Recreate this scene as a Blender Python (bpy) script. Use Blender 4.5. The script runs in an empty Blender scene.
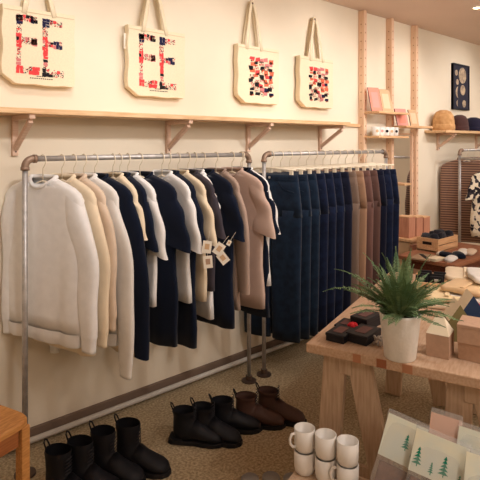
import bpy, math, random
from mathutils import Vector, Matrix
random.seed(7)
S = bpy.context.scene
COL = S.collection
PI = math.pi
R = math.radians
# ------------------------------------------------------------------ camera frame
F, HZ, HC, AZ = 520.0, 143.0, 1.45, R(48.1)
CA, SA = math.cos(AZ), math.sin(AZ)
YW, ZC = 2.56, 2.55            # long wall, ceiling height
RAILY, RAILZ = 2.32, 1.38      # clothes rails
def at_d(px, py, d):
    r = (px-240)/F*d
    return Vector((d*CA+r*SA, d*SA-r*CA, HC-(py-HZ)/F*d))
def at_z(px, py, z):
    return at_d(px, py, F*(HC-z)/(py-HZ))
def at_y(px, py, Y):
    u = (px-240)/F
    return at_d(px, py, Y/(SA-u*CA))
# ------------------------------------------------------------------ materials
def lin(c):
    c = c/255.0
    return c/12.92 if c <= .04045 else ((c+.055)/1.055)**2.4
def rgb(r, g, b): return (lin(r), lin(g), lin(b), 1)
MATS = {}
def mat(name, col, rough=.7, metal=0, noise=0, scale=40, col2=None, bump=0, bscale=200, stretch=None, spec=.3, sheen=0, emit=None, trans=0, alpha=1):
    if name in MATS: return MATS[name]
    m = bpy.data.materials.new(name); m.use_nodes = True
    nt = m.node_tree; b = nt.nodes['Principled BSDF']
    b.inputs['Base Color'].default_value = rgb(*col)
    b.inputs['Roughness'].default_value = rough
    b.inputs['Metallic'].default_value = metal
    b.inputs['Specular IOR Level'].default_value = spec
    b.inputs['Sheen Weight'].default_value = sheen
    b.inputs['Transmission Weight'].default_value = trans
    b.inputs['Alpha'].default_value = alpha
    if emit:
        b.inputs['Emission Color'].default_value = rgb(*emit[:3]); b.inputs['Emission Strength'].default_value = emit[3]
    tc = nt.nodes.new('ShaderNodeTexCoord'); mp = nt.nodes.new('ShaderNodeMapping')
    nt.links.new(tc.outputs['Object'], mp.inputs['Vector'])
    if stretch: mp.inputs['Scale'].default_value = stretch
    if col2 or noise:
        n = nt.nodes.new('ShaderNodeTexNoise'); n.inputs['Scale'].default_value = scale; n.inputs['Detail'].default_value = 5
        nt.links.new(mp.outputs[0], n.inputs['Vector'])
        cr = nt.nodes.new('ShaderNodeValToRGB')
        cr.color_ramp.elements[0].position = .35; cr.color_ramp.elements[1].position = .65
        c2 = col2 or tuple(max(0, x*(1-noise)) for x in col)
        cr.color_ramp.elements[0].color = rgb(*c2); cr.color_ramp.elements[1].color = rgb(*col)
        nt.links.new(n.outputs[0], cr.inputs[0]); nt.links.new(cr.outputs[0], b.inputs['Base Color'])
    if bump:
        n2 = nt.nodes.new('ShaderNodeTexNoise'); n2.inputs['Scale'].default_value = bscale; n2.inputs['Detail'].default_value = 3
        nt.links.new(mp.outputs[0], n2.inputs['Vector'])
        bp = nt.nodes.new('ShaderNodeBump'); bp.inputs['Strength'].default_value = bump; bp.inputs['Distance'].default_value = .01
        nt.links.new(n2.outputs[0], bp.inputs['Height']); nt.links.new(bp.outputs[0], b.inputs['Normal'])
    MATS[name] = m
    return m
def stripe_mat(name, ca, cb, freq, sharp=.08):
    m = mat(name, ca, .9, sheen=.2)
    nt = m.node_tree; b = nt.nodes['Principled BSDF']
    tc = nt.nodes.new('ShaderNodeTexCoord'); sx = nt.nodes.new('ShaderNodeSeparateXYZ')
    nt.links.new(tc.outputs['Object'], sx.inputs[0])
    mu = nt.nodes.new('ShaderNodeMath'); mu.operation = 'MULTIPLY'; mu.inputs[1].default_value = freq
    fr = nt.nodes.new('ShaderNodeMath'); fr.operation = 'FRACT'
    nt.links.new(sx.outputs['Z'], mu.inputs[0]); nt.links.new(mu.outputs[0], fr.inputs[0])
    cr = nt.nodes.new('ShaderNodeValToRGB'); e = cr.color_ramp.elements
    e[0].position = .5-sharp; e[1].position = .5+sharp; e[0].color = rgb(*ca); e[1].color = rgb(*cb)
    x = cr.color_ramp.elements.new(.9); x.color = rgb(*cb); y = cr.color_ramp.elements.new(1.0); y.color = rgb(*ca)
    nt.links.new(fr.outputs[0], cr.inputs[0]); nt.links.new(cr.outputs[0], b.inputs['Base Color'])
    return m
def cell_mat(name, cols, scale):
    m = mat(name, cols[0], .9)
    nt = m.node_tree; b = nt.nodes['Principled BSDF']
    tc = nt.nodes.new('ShaderNodeTexCoord'); v = nt.nodes.new('ShaderNodeTexVoronoi'); v.inputs['Scale'].default_value = scale
    nt.links.new(tc.outputs['Object'], v.inputs['Vector'])
    sx = nt.nodes.new('ShaderNodeSeparateXYZ'); nt.links.new(v.outputs['Color'], sx.inputs[0])
    cr = nt.nodes.new('ShaderNodeValToRGB'); cr.color_ramp.interpolation = 'CONSTANT'
    e = cr.color_ramp.elements
    while len(e) < len(cols): e.new(.5)
    for i, c in enumerate(cols): e[i].position = i/len(cols); e[i].color = rgb(*c)
    nt.links.new(sx.outputs[0], cr.inputs[0]); nt.links.new(cr.outputs[0], b.inputs['Base Color'])
    return m
def wood(name, c1, c2, scale=9, stretch=(1, 12, 12), rough=.55):
    return mat(name, c1, rough, col2=c2, scale=scale, stretch=stretch, bump=.05, bscale=60)

m_wall = mat('cream_wall_paint', (238, 225, 204), .85, noise=.02, scale=3, bump=.02, bscale=90)
m_ceil = mat('ceiling_paint', (232, 208, 192), .9, noise=.02, scale=2)
m_floor = mat('tan_loop_carpet', (204, 184, 150), .95, col2=(150, 130, 100), scale=85, bump=.9, bscale=130)
m_base = mat('grey_brown_trim', (122, 102, 88), .7)
m_pipew = mat('white_painted_pipe', (205, 198, 190), .45)
m_pine = wood('pale_pine', (232, 190, 146), (214, 166, 122))
m_pinep = wood('pink_pine', (238, 204, 174), (230, 190, 158), stretch=(12, 12, 1))
m_shelf = wood('shelf_pine', (232, 196, 152), (215, 172, 128), stretch=(1, 10, 10))
m_brkt = wood('bracket_wood', (232, 200, 178), (218, 182, 158))
m_table = wood('table_maple', (202, 172, 146), (186, 152, 124), stretch=(2, 14, 14))
m_legw = wood('table_leg_wood', (206, 180, 154), (186, 156, 130), stretch=(12, 12, 1))
m_block = mat('dark_end_grain', (150, 92, 62), .6)
m_block2 = mat('end_grain', (178, 124, 92), .6)
m_dkwood = wood('red_brown_wood', (128, 72, 52), (96, 52, 38))
m_stool = wood('honey_wood', (214, 156, 92), (188, 128, 70), stretch=(3, 14, 14))
m_galv = mat('galvanised_pipe', (196, 192, 190), .42, metal=.55, noise=.12, scale=30)
m_elbow = mat('brass_toned_fitting', (150, 126, 108), .5, metal=.45)
m_dkfit = mat('dark_fitting', (96, 80, 72), .45, metal=.6)
m_hang = mat('pale_plastic_hanger', (238, 224, 200), .35, spec=.5)
m_clip = mat('metal_clip', (200, 196, 190), .35, metal=.7)
m_canvas = mat('natural_canvas', (242, 226, 196), .9, noise=.03, scale=120, bump=.12, bscale=500)
m_ired = mat('ink_red', (232, 74, 76), .9); m_iora = mat('ink_orange', (232, 112, 84), .9)
m_inav = mat('ink_navy', (36, 34, 70), .9); m_iblk = mat('ink_black', (34, 30, 34), .9); m_ipink = mat('ink_pink', (214, 130, 128), .9)
m_ipat = cell_mat('ink_spotted', [(240, 224, 196), (40, 34, 44), (232, 84, 84), (240, 224, 196)], 230)
m_card = mat('kraft_card', (190, 156, 132), .85, noise=.05, scale=60)
m_cream = mat('cream_card', (236, 222, 196), .85)
m_olive = mat('olive_card', (128, 118, 78), .85); m_navyc = mat('navy_card', (34, 52, 84), .85)
m_pot = mat('white_ceramic', (236, 232, 226), .45, noise=.03, scale=50, bump=.15, bscale=120)
m_soil = mat('potting_soil', (52, 38, 28), .95)
m_green = mat('fern_green', (132, 154, 110), .6, col2=(88, 120, 84), scale=18)
m_stem = mat('fern_stem', (88, 110, 62), .6)
m_blk = mat('black_leather', (17, 17, 24), .6, noise=.2, scale=30, bump=.05)
m_sole = mat('black_rubber', (24, 22, 24), .7); m_lace = mat('grey_lace', (44, 42, 46), .8); m_brn = mat('brown_leather', (72, 48, 40), .5)
m_bbox = mat('black_card', (26, 26, 32), .5); m_blabel = mat('rose_label', (104, 72, 68), .7)
m_mug = mat('white_stoneware', (232, 228, 222), .35); m_paper = mat('white_paper', (244, 236, 222), .85)
m_pink = mat('coral_paper', (234, 150, 130), .8); m_pink2 = mat('rose_paper', (230, 160, 150), .8); m_tan = mat('tan_paper', (214, 178, 140), .8)
m_film = mat('clear_film', (225, 225, 225), .15, spec=.5, alpha=.16)
m_tree = mat('tree_ink_green', (24, 140, 110), .85); m_brown = mat('cocoa_filling', (112, 78, 60), .8, noise=.2, scale=40)
m_hdr = mat('pale_header_card', (226, 222, 196), .85, col2=(206, 214, 204), scale=9)
m_mirror = mat('mirror_silver', (245, 245, 245), .02, metal=1, spec=.5)
m_glow = mat('lamp_glow', (255, 236, 205), .5, emit=(255, 226, 180, 14))
m_whitem = mat('white_metal', (235, 228, 218), .4)

def fab(name, c, c2=None):
    return mat('fabric_'+name, c, .92, col2=c2, noise=.025 if not c2 else 0, scale=26, sheen=.12, bump=.06, bscale=420, spec=.15)
f_white = fab('white', (240, 238, 237)); f_off = fab('off_white', (234, 230, 225)); f_cream = fab('cream', (238, 220, 192))
f_beige = fab('beige', (222, 200, 178)); f_black = fab('navy_black', (14, 23, 43)); f_char = fab('charcoal', (66, 60, 68))
f_taupe = fab('taupe', (176, 152, 138)); f_rose = fab('rose_beige', (205, 178, 164)); f_grey = fab('grey_beige', (182, 164, 152))
d_teal = fab('dark_denim', (25, 42, 62), (17, 29, 48)); d_navy = fab('navy_denim', (21, 32, 60), (14, 22, 44)); d_blk = fab('black_denim', (18, 22, 42))
d_taupe = fab('taupe_twill', (124, 104, 92)); d_tan = fab('tan_twill', (156, 122, 98)); d_brn = fab('brown_cord', (96, 70, 64)); d_rose = fab('umber_twill', (112, 82, 76))

# ------------------------------------------------------------------ mesh builder
class MB:
    def __init__(s): s.v = []; s.f = []; s.m = []
    def add(s, vs, fs, mi=0, M=None):
        o = len(s.v)
        for p in vs:
            p = Vector(p); s.v.append(M @ p if M else p)
        for f in fs: s.f.append([i+o for i in f]); s.m.append(mi)
        return s
    def box(s, c, d, M=None, mi=0):
        x, y, z = c; a, b, h = d[0]/2, d[1]/2, d[2]/2
        vs = [(x+i*a, y+j*b, z+k*h) for k in (-1, 1) for j in (-1, 1) for i in (-1, 1)]
        fs = [(0, 2, 3, 1), (4, 5, 7, 6), (0, 1, 5, 4), (2, 6, 7, 3), (0, 4, 6, 2), (1, 3, 7, 5)]
        return s.add(vs, fs, mi, M)
    def loft(s, rings, cap=(True, True), closed=True, mi=0, loop=False):
        n = len(rings[0]); vs = [p for r in rings for p in r]; fs = []
        K = len(rings)
        for i in range(K if loop else K-1):
            for j in range(n if closed else n-1):
                a = i*n+j; b = i*n+(j+1) % n; i2 = (i+1) % K
                fs.append((a, b, i2*n+(j+1) % n, i2*n+j))
        if closed and not loop:
            if cap[0]: fs.append(tuple(range(n-1, -1, -1)))
            if cap[1]: fs.append(tuple((K-1)*n+j for j in range(n)))
        return s.add(vs, fs, mi)
    def tube(s, pts, r, n=8, loop=False, mi=0, flat=None, up=None):
        pts = [Vector(p) for p in pts]; K = len(pts); rings = []
        u0 = None
        for i, p in enumerate(pts):
            if loop: t = pts[(i+1) % K]-pts[i-1]
            else: t = pts[min(i+1, K-1)]-pts[max(i-1, 0)]
            t.normalize()
            if u0 is None:
                ref = Vector(up) if up else (Vector((0, 0, 1)) if abs(t.z) < .9 else Vector((1, 0, 0)))
                u = (ref - t*ref.dot(t)).normalized()
            else:
                u = (u0 - t*u0.dot(t)).normalized()
            u0 = u; w = t.cross(u)
            rr = r[i] if isinstance(r, (list, tuple)) else r
            ra, rb = (rr, rr) if flat is None else (rr*flat, rr)
            rings.append([p+u*(ra*math.cos(2*PI*k/n))+w*(rb*math.sin(2*PI*k/n)) for k in range(n)])
        return s.loft(rings, loop=loop, mi=mi)
    def lathe(s, prof, n=24, c=(0, 0, 0), cap=(True, True), mi=0, sx=1, sy=1):
        rings = [[(c[0]+r*sx*math.cos(2*PI*k/n), c[1]+r*sy*math.sin(2*PI*k/n), c[2]+z) for k in range(n)] for r, z in prof]
        return s.loft(rings, cap, mi=mi)
    def prism(s, poly, z0, z1, M=None, mi=0):
        n = len(poly)
        vs = [(x, y, z0) for x, y in poly]+[(x, y, z1) for x, y in poly]
        fs = [tuple(range(n-1, -1, -1)), tuple(range(n, 2*n))]+[(i, (i+1) % n, n+(i+1) % n, n+i) for i in range(n)]
        return s.add(vs, fs, mi, M)
    def build(s, name, mats, parent=None, loc=(0, 0, 0), rz=0, smooth=False, bevel=0, subd=0):
        me = bpy.data.meshes.new(name); me.from_pydata([tuple(p) for p in s.v], [], s.f)
        if not isinstance(mats, (list, tuple)): mats = [mats]
        for m in mats: me.materials.append(m)
        for p, i in zip(me.polygons, s.m): p.material_index = i; p.use_smooth = smooth
        me.validate(); me.update()
        o = bpy.data.objects.new(name, me); COL.objects.link(o)
        if parent: o.parent = parent
        o.location = loc; o.rotation_euler = (0, 0, rz)
        if bevel:
            b = o.modifiers.new('bevel', 'BEVEL'); b.width = bevel; b.segments = 2; b.limit_method = 'ANGLE'
        if subd:
            q = o.modifiers.new('sub', 'SUBSURF'); q.levels = subd; q.render_levels = subd
        return o
def tag(o, label, cat, group=None, kind=None):
    o['label'] = label; o['category'] = cat
    if group: o['group'] = group
    if kind: o['kind'] = kind
    return o
def thing(name, label, cat, loc=(0, 0, 0), rz=0, group=None):
    o = bpy.data.objects.new(name, None); COL.objects.link(o); o.empty_display_size = .1
    o.location = loc; o.rotation_euler = (0, 0, rz)
    return tag(o, label, cat, group)
def dup(root, loc, rz, label=None):
    r = root.copy(); COL.objects.link(r); r.location = loc; r.rotation_euler = (0, 0, rz)
    if label: r['label'] = label
    for ch in list(root.children):
        c = ch.copy(); COL.objects.link(c); c.parent = r
        for g in list(ch.children):
            d = g.copy(); COL.objects.link(d); d.parent = c
    return r
def struct(name, mb, m, **k):
    o = mb.build(name, m, **k); o['kind'] = 'structure'; return o

# ------------------------------------------------------------------ setting
X0, X1, Y0 = -1.6, 8.6, -2.4
struct('floor', MB().box(((X0+X1)/2, (Y0+YW)/2, -.05), (X1-X0+.2, YW-Y0+.2, .1)), m_floor)
struct('ceiling', MB().box(((X0+X1)/2, (Y0+YW)/2, ZC+.05), (X1-X0+.2, YW-Y0+.2, .1)), m_ceil)
struct('wall_left', MB().box(((X0+X1)/2, YW+.05, ZC/2), (X1-X0+.2, .1, ZC)), m_wall)
struct('wall_right', MB().box(((X0+X1)/2, Y0-.05, ZC/2), (X1-X0+.2, .1, ZC)), m_wall)
struct('wall_back', MB().box((X1+.05, (Y0+YW)/2, ZC/2), (.1, YW-Y0, ZC)), m_wall)
struct('wall_front', MB().box((X0-.05, (Y0+YW)/2, ZC/2), (.1, YW-Y0, ZC)), m_wall)
struct('baseboard_left', MB().box(((X0+X1)/2, YW-.009, .035), (X1-X0, .018, .07)), m_base, bevel=.004)
pp = MB().tube([(X0+.05, YW-.045, .03), (X1-.05, YW-.045, .03)], .014, 10)
tag(pp.build('floor_pipe', m_pipew, smooth=True), 'thin pale pipe running along the foot of the wall', 'pipe')

# ------------------------------------------------------------------ long shelf with brackets
def bracket(x, z, depth, h, label):
    t = thing('shelf_bracket', label, 'bracket', (x, YW, z), 0, 'wooden brackets under the wall shelves')
    w = .028
    MB().box((0, -.011, -h/2), (w, .022, h)).build('upright_arm', m_brkt, t, bevel=.003)
    MB().box((0, -depth/2-.012, -.011), (w, depth-.02, .022)).build('top_arm', m_brkt, t, bevel=.003)
    a, b = Vector((0, -.02, -h+.035)), Vector((0, -depth+.02, -.03))
    dv = b-a; L = dv.length; M = Matrix.Translation((a+b)/2) @ Vector((0, -1, 0)).rotation_difference(dv).to_matrix().to_4x4()
    MB().box((0, 0, 0), (w*.8, L, .024), M).build('brace', m_brkt, t, bevel=.003)
    MB().lathe([(.004, 0), (.004, .003)], 8, c=(0, 0, 0)).build('screw', m_dkfit, t, loc=(0, -.024, -h+.02)).rotation_euler = (PI/2, 0, 0)
SZ, SD = 1.603, .25
s1 = MB().box(((X0+3.17)/2+.1, YW-SD/2, SZ-.012), (3.17-X0-.2, SD, .024))
tag(s1.build('wall_shelf', m_shelf, bevel=.002), 'long pale wooden shelf on the wall under the tote bags', 'shelf')
for px, z, d, h, lab in ((14, 154, 0, 0, 'wooden shelf bracket at the far left, under the first tote bag'), (167, 152, 0, 0, 'wooden shelf bracket below the second tote bag'),
              (247, 150, 0, 0, 'wooden shelf bracket above the gap between the two clothes racks')):
    bracket(at_y(px, 150, YW).x, SZ-.024, .235, .19, lab)
bracket(3.11, SZ-.024, .235, .19, 'wooden shelf bracket under the right end of the long shelf')
tag(MB().box((3.41, YW-.012, SZ-.008), (.47, .024, .026)).build('wall_batten', m_shelf, bevel=.002), 'slim pale batten on the wall between long shelf and slotted uprights', 'batten')
Z2 = 1.572
tag(MB().box((5.9, YW-.11, Z2-.012), (2.4, .22, .024)).build('wall_shelf', m_shelf, bevel=.002), 'pale wooden wall shelf carrying the hats', 'shelf')
bracket(4.95, Z2-.024, .195, .17, 'wooden shelf bracket below the tan hat')
bracket(5.82, Z2-.024, .195, .17, 'wooden shelf bracket below the navy hat at the picture edge')

# ------------------------------------------------------------------ tote bags
def tote(px0, px1, yt0, yb1, nail_y, label, design, strap_u):
    Yf = YW-.055
    a, b = at_y(px0, yt0, Yf), at_y(px1, yb1, Yf)
    W = b.x-a.x; ztop = a.z; H = ztop-b.z
    cx = (a.x+b.x)/2
    t = thing('tote_bag', label, 'bag', (cx, YW-.004, ztop-H), 0, 'canvas tote bags on the wall')
    # body: cut corner outline lofted through the thickness
    cutx, cutz = .17*W, .12*H
    def outline(k, y):
        w = W/2-k
        base = [(-w+cutx, k), (-w+cutx*.5, cutz*.5+k), (-w, cutz+k)]
        pts = list(base)
        for i in range(1, 9): pts.append((-w-.004*math.sin(i*1.3), cutz+(H-cutz)*i/9))
        pts.append((-w, H))
        for i in range(1, 10): pts.append((-w+2*w*i/10, H-.004*math.sin(PI*i/10)-.0015*math.sin(i*2.2)))
        pts.append((w, H))
        for i in range(1, 9): pts.append((w+.003*math.sin(i*1.7), H-(H-cutz*.3)*i/9))
        pts += [(w, cutz*.3), (w-cutx*.2, k)]
        for i in range(1, 6): pts.append((w-cutx*.2-(2*w-cutx*1.2)*i/6, k+.003*math.sin(i*1.9)))
        return [(x, y, z) for x, z in pts]
    mb = MB()
    mb.loft([outline(.004, -.006), outline(0, -.016), outline(0, -.046), outline(.002, -.051)])
    mb.build('body', m_canvas, t, bevel=0)
    MB().box((0, -.0525, H-.022), (W-.012, .002, .003)).build('hem_stitching', mat('stitch', (214, 194, 160), .9), t)
    # straps
    zn = at_y((px0+px1)/2, nail_y, YW-.02).z-(ztop-H)
    u0, u1 = (strap_u[0]-.5)*W, (strap_u[1]-.5)*W
    for y, nm in ((-.053, .012), (-.014, -.0)):
        pts = []
        for i in range(17):
            s = i/16; x = u0+(u1-u0)*s
            k = abs(2*s-1)
            xx = (u0+u1)/2+((u1-u0)/2)*(1 if s > .5 else -1)*k**1.25
            zz = H-.03+(zn-H+.03)*(1-k**1.9)
            yy = y*k+(-.022-(0.006 if y < -.03 else 0))*(1-k)
            pts.append((xx, yy, zz))
        MB().tube(pts, .0125, 8, flat=.14, up=(0, 1, 0)).build('strap', m_canvas, t, smooth=True)
    yb = -.0522
    pr = MB(); M = None
    def cell(u0, u1, v0, v1, mi, jag=.0):
        x0, x1 = (u0-.5)*W, (u1-.5)*W; z0, z1 = H*(1-v0), H*(1-v1)
        j = lambda: random.uniform(-jag, jag)*W
        pr.add([(x0+j(), yb, z0+j()), (x1+j(), yb, z0+j()), (x1+j(), yb, z1+j()), (x0+j(), yb, z1+j())], [(3, 2, 1, 0)], mi)
    rnd = random.Random(len(design)+3)
    mats = [m_ired, m_inav, m_iblk, m_ipink, m_ipat, m_iora]
    if design == 'letters':
        def block(u0, u1, v0, v1, code):      # a little cut-paper block of ragged scraps
            n = max(1, round((u1-u0)/.045)); k = max(1, round((v1-v0)/.045))
            for a in range(n):
                for b in range(k):
                    m_ = code if rnd.random() < .74 else rnd.choice([4, 4, 0, 3, 2])
                    cell(u0+(u1-u0)*a/n, u0+(u1-u0)*(a+1)/n, v0+(v1-v0)*b/k, v0+(v1-v0)*(b+1)/k, m_, .006)
        E = ([(.0, .085, .08, .2, 1), (.0, .26, .07, .155, 4), (.19, .28, .08, .17, 1), (.0, .065, .2, .32, 4), (.0, .07, .32, .5, 0), (.07, .28, .36, .45, 4), (.2, .28, .37, .46, 3),
              (.01, .06, .5, .58, 4), (.01, .06, .58, .64, 2), (.0, .065, .64, .73, 4), (.0, .09, .73, .83, 0), (.09, .16, .76, .83, 4), (.16, .31, .73, .84, 0)],
             [(.0, .10, .08, .2, 1), (.1, .28, .09, .17, 4), (.0, .07, .2, .32, 4), (.0, .075, .32, .5, 0), (.075, .15, .38, .45, 4), (.15, .28, .365, .47, 1),
              (.01, .075, .5, .66, 0), (.01, .07, .66, .74, 4), (.0, .1, .74, .85, 2), (.1, .15, .78, .85, 2), (.15, .30, .755, .85, 4)])
        for g, u in enumerate((.18, .53)):
            for a, b, c_, d_, m_ in E[g]: block(u+a, u+b, c_+.03, d_+.03, m_)
        if px0 > 100:
            MB().box((-W/2-.006, -.03, H-.09), (.016, .0015, .085)).build('side_label', m_paper, t)
        for v, u0_, u1_ in ((.875, .45, .57), (.905, .36, .68)):
            n = 5 if v < .9 else 11
            for i in range(n):
                cell(u0_+(u1_-u0_)*i/n, u0_+(u1_-u0_)*(i+.7)/n, v, v+.012, 2)
    else:
        rows = [[0, 0, 3, 3, 5], [5, 2, 4, 3, 3], [2, 4, 2, 4, 2], [5, 0, 4, 5, 5], [4, 5, 2, 0, 1], [2, 4, 4, 5, 5], [4, 2, 0, 5, 4], [2, 4, 3, 1, 2], [2, 2, 4, 3, 1]]
        for i, row in enumerate(rows):
            for k, mi in enumerate(row):
                u = .27+.58*k/5; v = .2+.66*i/9
                o = .02*math.sin(i*2.3+k*1.7)
                cell(u+.002+o, u+.58/5+o-.01*((i+k) % 3), v+.012*((i*2+k) % 3-1), v+.07-.02*((i+k*2) % 3 == 0), mi, .014)
                if (i+k) % 2 == 0: cell(u+.02+o, u+.105+o, v+.052, v+.08, [5, 3, 4, 0][(i+k*3) % 4], .008)
                if (i*3+k) % 4 == 0: cell(u+.03+o, u+.06+o, v+.05, v+.085, 2 if mi != 2 else 5, .012)
    pr.build('print', mats, t)
    if nail_y > 0:
        n = MB().lathe([(.004, 0), (.004, .035), (.007, .036), (.007, .04)], 10)
        o = n.build('wall_nail', m_dkfit, loc=(cx+(u0+u1)/2, YW, ztop-H+zn-.012)); o.rotation_euler = (PI/2, 0, 0)
        tag(o, 'small nail holding the strap of the '+label.split(',')[0], 'nail')
    return t
tote(2, 75, 3, 88, -32, 'canvas tote with red and navy block letters, cut off by the left picture edge', 'letters', (.28, .70))
tote(128, 185, 24, 99, -14, 'canvas tote with red and navy block letters, second from the left', 'letters', (.25, .66))
tote(238, 279, 43, 105, 4, 'larger tote with an orange and black collage print, hung left of its twin', 'collage block', (.2, .56))
tote(300, 333, 55, 109, 19, 'smaller looking tote with orange and black collage print, nearest the slotted uprights', 'collage block', (.3, .68))

# ------------------------------------------------------------------ pipe racks
def elbow(mb, c, d1, d2, r):
    c = Vector(c); d1 = Vector(d1); d2 = Vector(d2)
    pts = [c+d1*.05]+[c+d1*(.035*(1-math.sin(t)))+d2*(.035*(1-math.cos(t))) for t in [PI/2*i/6 for i in range(7)]]+[c+d2*.05]
    mb.tube(pts, r, 12)
def rack(x0, x1, label, bar=True, face=None):
    t = thing('clothes_rack', label, 'clothes rack', ((x0+x1)/2, RAILY, 0), 0, 'pipe clothes racks')
    L = (x1-x0)/2
    MB().tube([(-L+.02, 0, RAILZ), (L-.02, 0, RAILZ)], .0125, 12).build('rail', m_galv, t, smooth=True)
    for s in (-1, 1):
        MB().tube([(s*L, 0, .012), (s*L, 0, RAILZ-.02)], .0125, 12).build('post', m_galv, t, smooth=True)
        e = MB(); elbow(e, (s*L, 0, RAILZ), (-s, 0, 0), (0, 0, -1), .0165)
        e.tube([(s*L-s*.034, 0, RAILZ), (s*L-s*.05, 0, RAILZ)], .019, 12); e.tube([(s*L, 0, RAILZ-.034), (s*L, 0, RAILZ-.05)], .019, 12)
        e.build('elbow', m_elbow, t, smooth=True)
        MB().lathe([(.045, 0), (.045, .008), (.02, .012), (.02, .035)], 20, c=(s*L, 0, 0)).build('floor_flange', m_dkfit, t)
    if face:
        a = MB().tube([(-L, 0, face[1]), (-L, face[0], face[1])], .0125, 12)
        a.build('side_arm', m_galv, t, smooth=True)
    return t
XR1 = (at_y(25, 160, RAILY).x, at_y(249, 155, RAILY).x)
XR2 = (at_y(264, 155, RAILY).x, at_y(386, 152, RAILY).x)
rack(*XR1, 'galvanised pipe clothes rack full of tops, nearest the stool')
rack(*XR2, 'galvanised pipe clothes rack full of jeans and trousers')
rack(4.93, 6.5, 'galvanised pipe clothes rack at the right edge with striped sweater', face=(-.42, 1.30))

# ------------------------------------------------------------------ garments
def superell(hw, ht, n, z, f=None, cx=0, cy=0, e=.55):
    out = []
    for k in range(n):
        a = 2*PI*k/n; c, s = math.cos(a), math.sin(a)
        x = hw*math.copysign(abs(c)**e, c); y = ht*math.copysign(abs(s)**e, s)
        zz = z
        if f: x, y, zz = f(x, y, z)
        out.append((x+cx, y+cy, zz))
    return out
LIM = -.236
def top_garment(name, label, cat, m, loc, phi, hw=.225, length=.66, sleeve=.22, ht=.024, rib=False, seed=0, collar_m=None, group=None, pocket=False, flare=.32, zt=-.085, lim=LIM, tags=0):
    """hung top: origin on the rail, +x is the room side, -y the front"""
    rn = random.Random(seed)
    t = thing(name, label, cat, loc, -(PI/2-phi), group)
    ph = [rn.uniform(0, 6) for _ in range(5)]
    hem = zt-length
    def fold(x, y, z):
        d = max(0, (zt-.16-z)/length)
        y2 = y*(1+.25*d)+ht*(.5*d)*(math.sin(x*34+ph[0]+z*2)+.6*math.sin(x*61+ph[1]-z*3))*.55
        x2 = x+.006*math.sin(z*17+ph[2])*(1 if d > 0 else 0)
        return max(x2, lim), y2, z
    def neck(x, y, z):
        return x, y, z-(.045 if y < 0 else 0)*max(0, 1-(x/.085)**2)
    N = 40
    prof = [(zt, .075), (zt-.010, .095), (zt-.024, hw*.58), (zt-.042, hw*.77), (zt-.064, hw*.91), (zt-.09, hw*.98), (zt-.14, hw*.985), (zt-.2, hw*.95), (zt-.3, hw*.955)]
    k = 6
    for i in range(1, k+1): prof.append((zt-.3+(hem-zt+.3)*i/k, hw*(.955+.04*i/k)))
    rings = []
    for i, (z, w) in enumerate(prof):
        h = ht*(.8 if i == 0 else 1)
        rings.append(superell(w, h, N, z, neck if i < 2 else fold))
    MB().loft(rings, (False, True)).build('body', m, t, smooth=True)
    # collar
    cp = []
    for q in range(28):
        a = 2*PI*q/28; x, y = .078*math.cos(a), ht*.95*math.sin(a)
        cp.append((x, y, zt+.004-(.045 if y < 0 else 0)*max(0, 1-(x/.085)**2)))
    MB().tube(cp, .010 if rib else .0075, 8, loop=True).build('collar', collar_m or m, t, smooth=True)
    # sleeves
    for s in (-1, 1):
        K = 16; rr = []
        a0 = Vector((s*(hw-.05), 0, zt-.105))
        sl = sleeve
        out = flare if s > 0 else .1
        for i in range(K+1):
            q = i/K
            dx = (hw-.062)+.022*min(1, q*2.5)*(1 if s > 0 else .35)+out*sl*(q-.55*q*q if sl > .3 else q)
            x = s*dx; z = zt-.078-sl*q*(1 if sl > .3 else .95)
            wid = (.06+.024*q) if sl <= .3 else (.05+.028*min(1, q*5)-.04*q)
            th = ht*(.95 if sl <= .3 else .95-.1*q)
            wob = .004*math.sin(q*13+ph[3])
            def fx(xx, yy, zz, s=s, q=q): return (max(xx+x+wob, lim), yy+.004*math.sin(q*9+ph[4])-(.0 if s > 0 else .006), zz+z+(-xx*s*.25 if sl <= .3 else -xx*s*.1)+(.025*(1-q/.3)*(-xx*s/.05) if q < .3 else 0))
            rr.append(superell(wid, th, 18, 0, fx, e=.75))
        sb = MB().loft(rr, (False, False)).build('sleeve', m, t, smooth=True)
        if rib:
            c = []
            for zz, w2 in ((0.0, 1.0), (-.015, .9), (-.055, .86)):
                pass
            last = rr[-1]
            cen = sum((Vector(p) for p in last), Vector())/len(last)
            rings2 = []
            for dz, sc in ((.004, 1.03), (-.012, .9), (-.05, .84), (-.062, .84)):
                rings2.append([(max(lim, cen.x+(p[0]-cen.x)*sc), cen.y+(p[1]-cen.y)*sc, p[2]+dz) for p in last])
            MB().loft(rings2, (False, True)).build('cuff', m, t, smooth=True)
    if rib:
        hr = [superell(w, ht*1.15*q, N, z, fold) for z, w, q in ((hem+.004, hw*.995, 1.02), (hem-.012, hw*.95, 1), (hem-.05, hw*.93, .95), (hem-.056, hw*.93, .8))]
        MB().loft(hr, (False, True)).build('hem_band', m, t, smooth=True)
    return t
def hanger_proto():
    t = thing('clothes_hanger', 'pale hanger', 'hanger', (0, 0, -5), 0, 'pale plastic hangers')
    pts = [(.0, 0, -.101), (0, 0, -.045), (.012, 0, -.03), (.020, 0, -.012)]
    pts += [(.0175*math.cos(a), 0, .0175*math.sin(a)) for a in [PI*i/10 for i in range(0, 10)]]+[(-.018, 0, -.004)]
    MB().tube(pts, .0026, 8).build('hook', m_hang, t, smooth=True)
    arm = [(x, 0, -.100-.075*abs(x/.165)**1.25) for x in [(-.165+.33*i/16) for i in range(17)]]
    MB().tube(arm, .0055, 8).build('shoulder_bar', m_hang, t, smooth=True)
    return t
HG = hanger_proto(); hg_used = [False]
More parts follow.
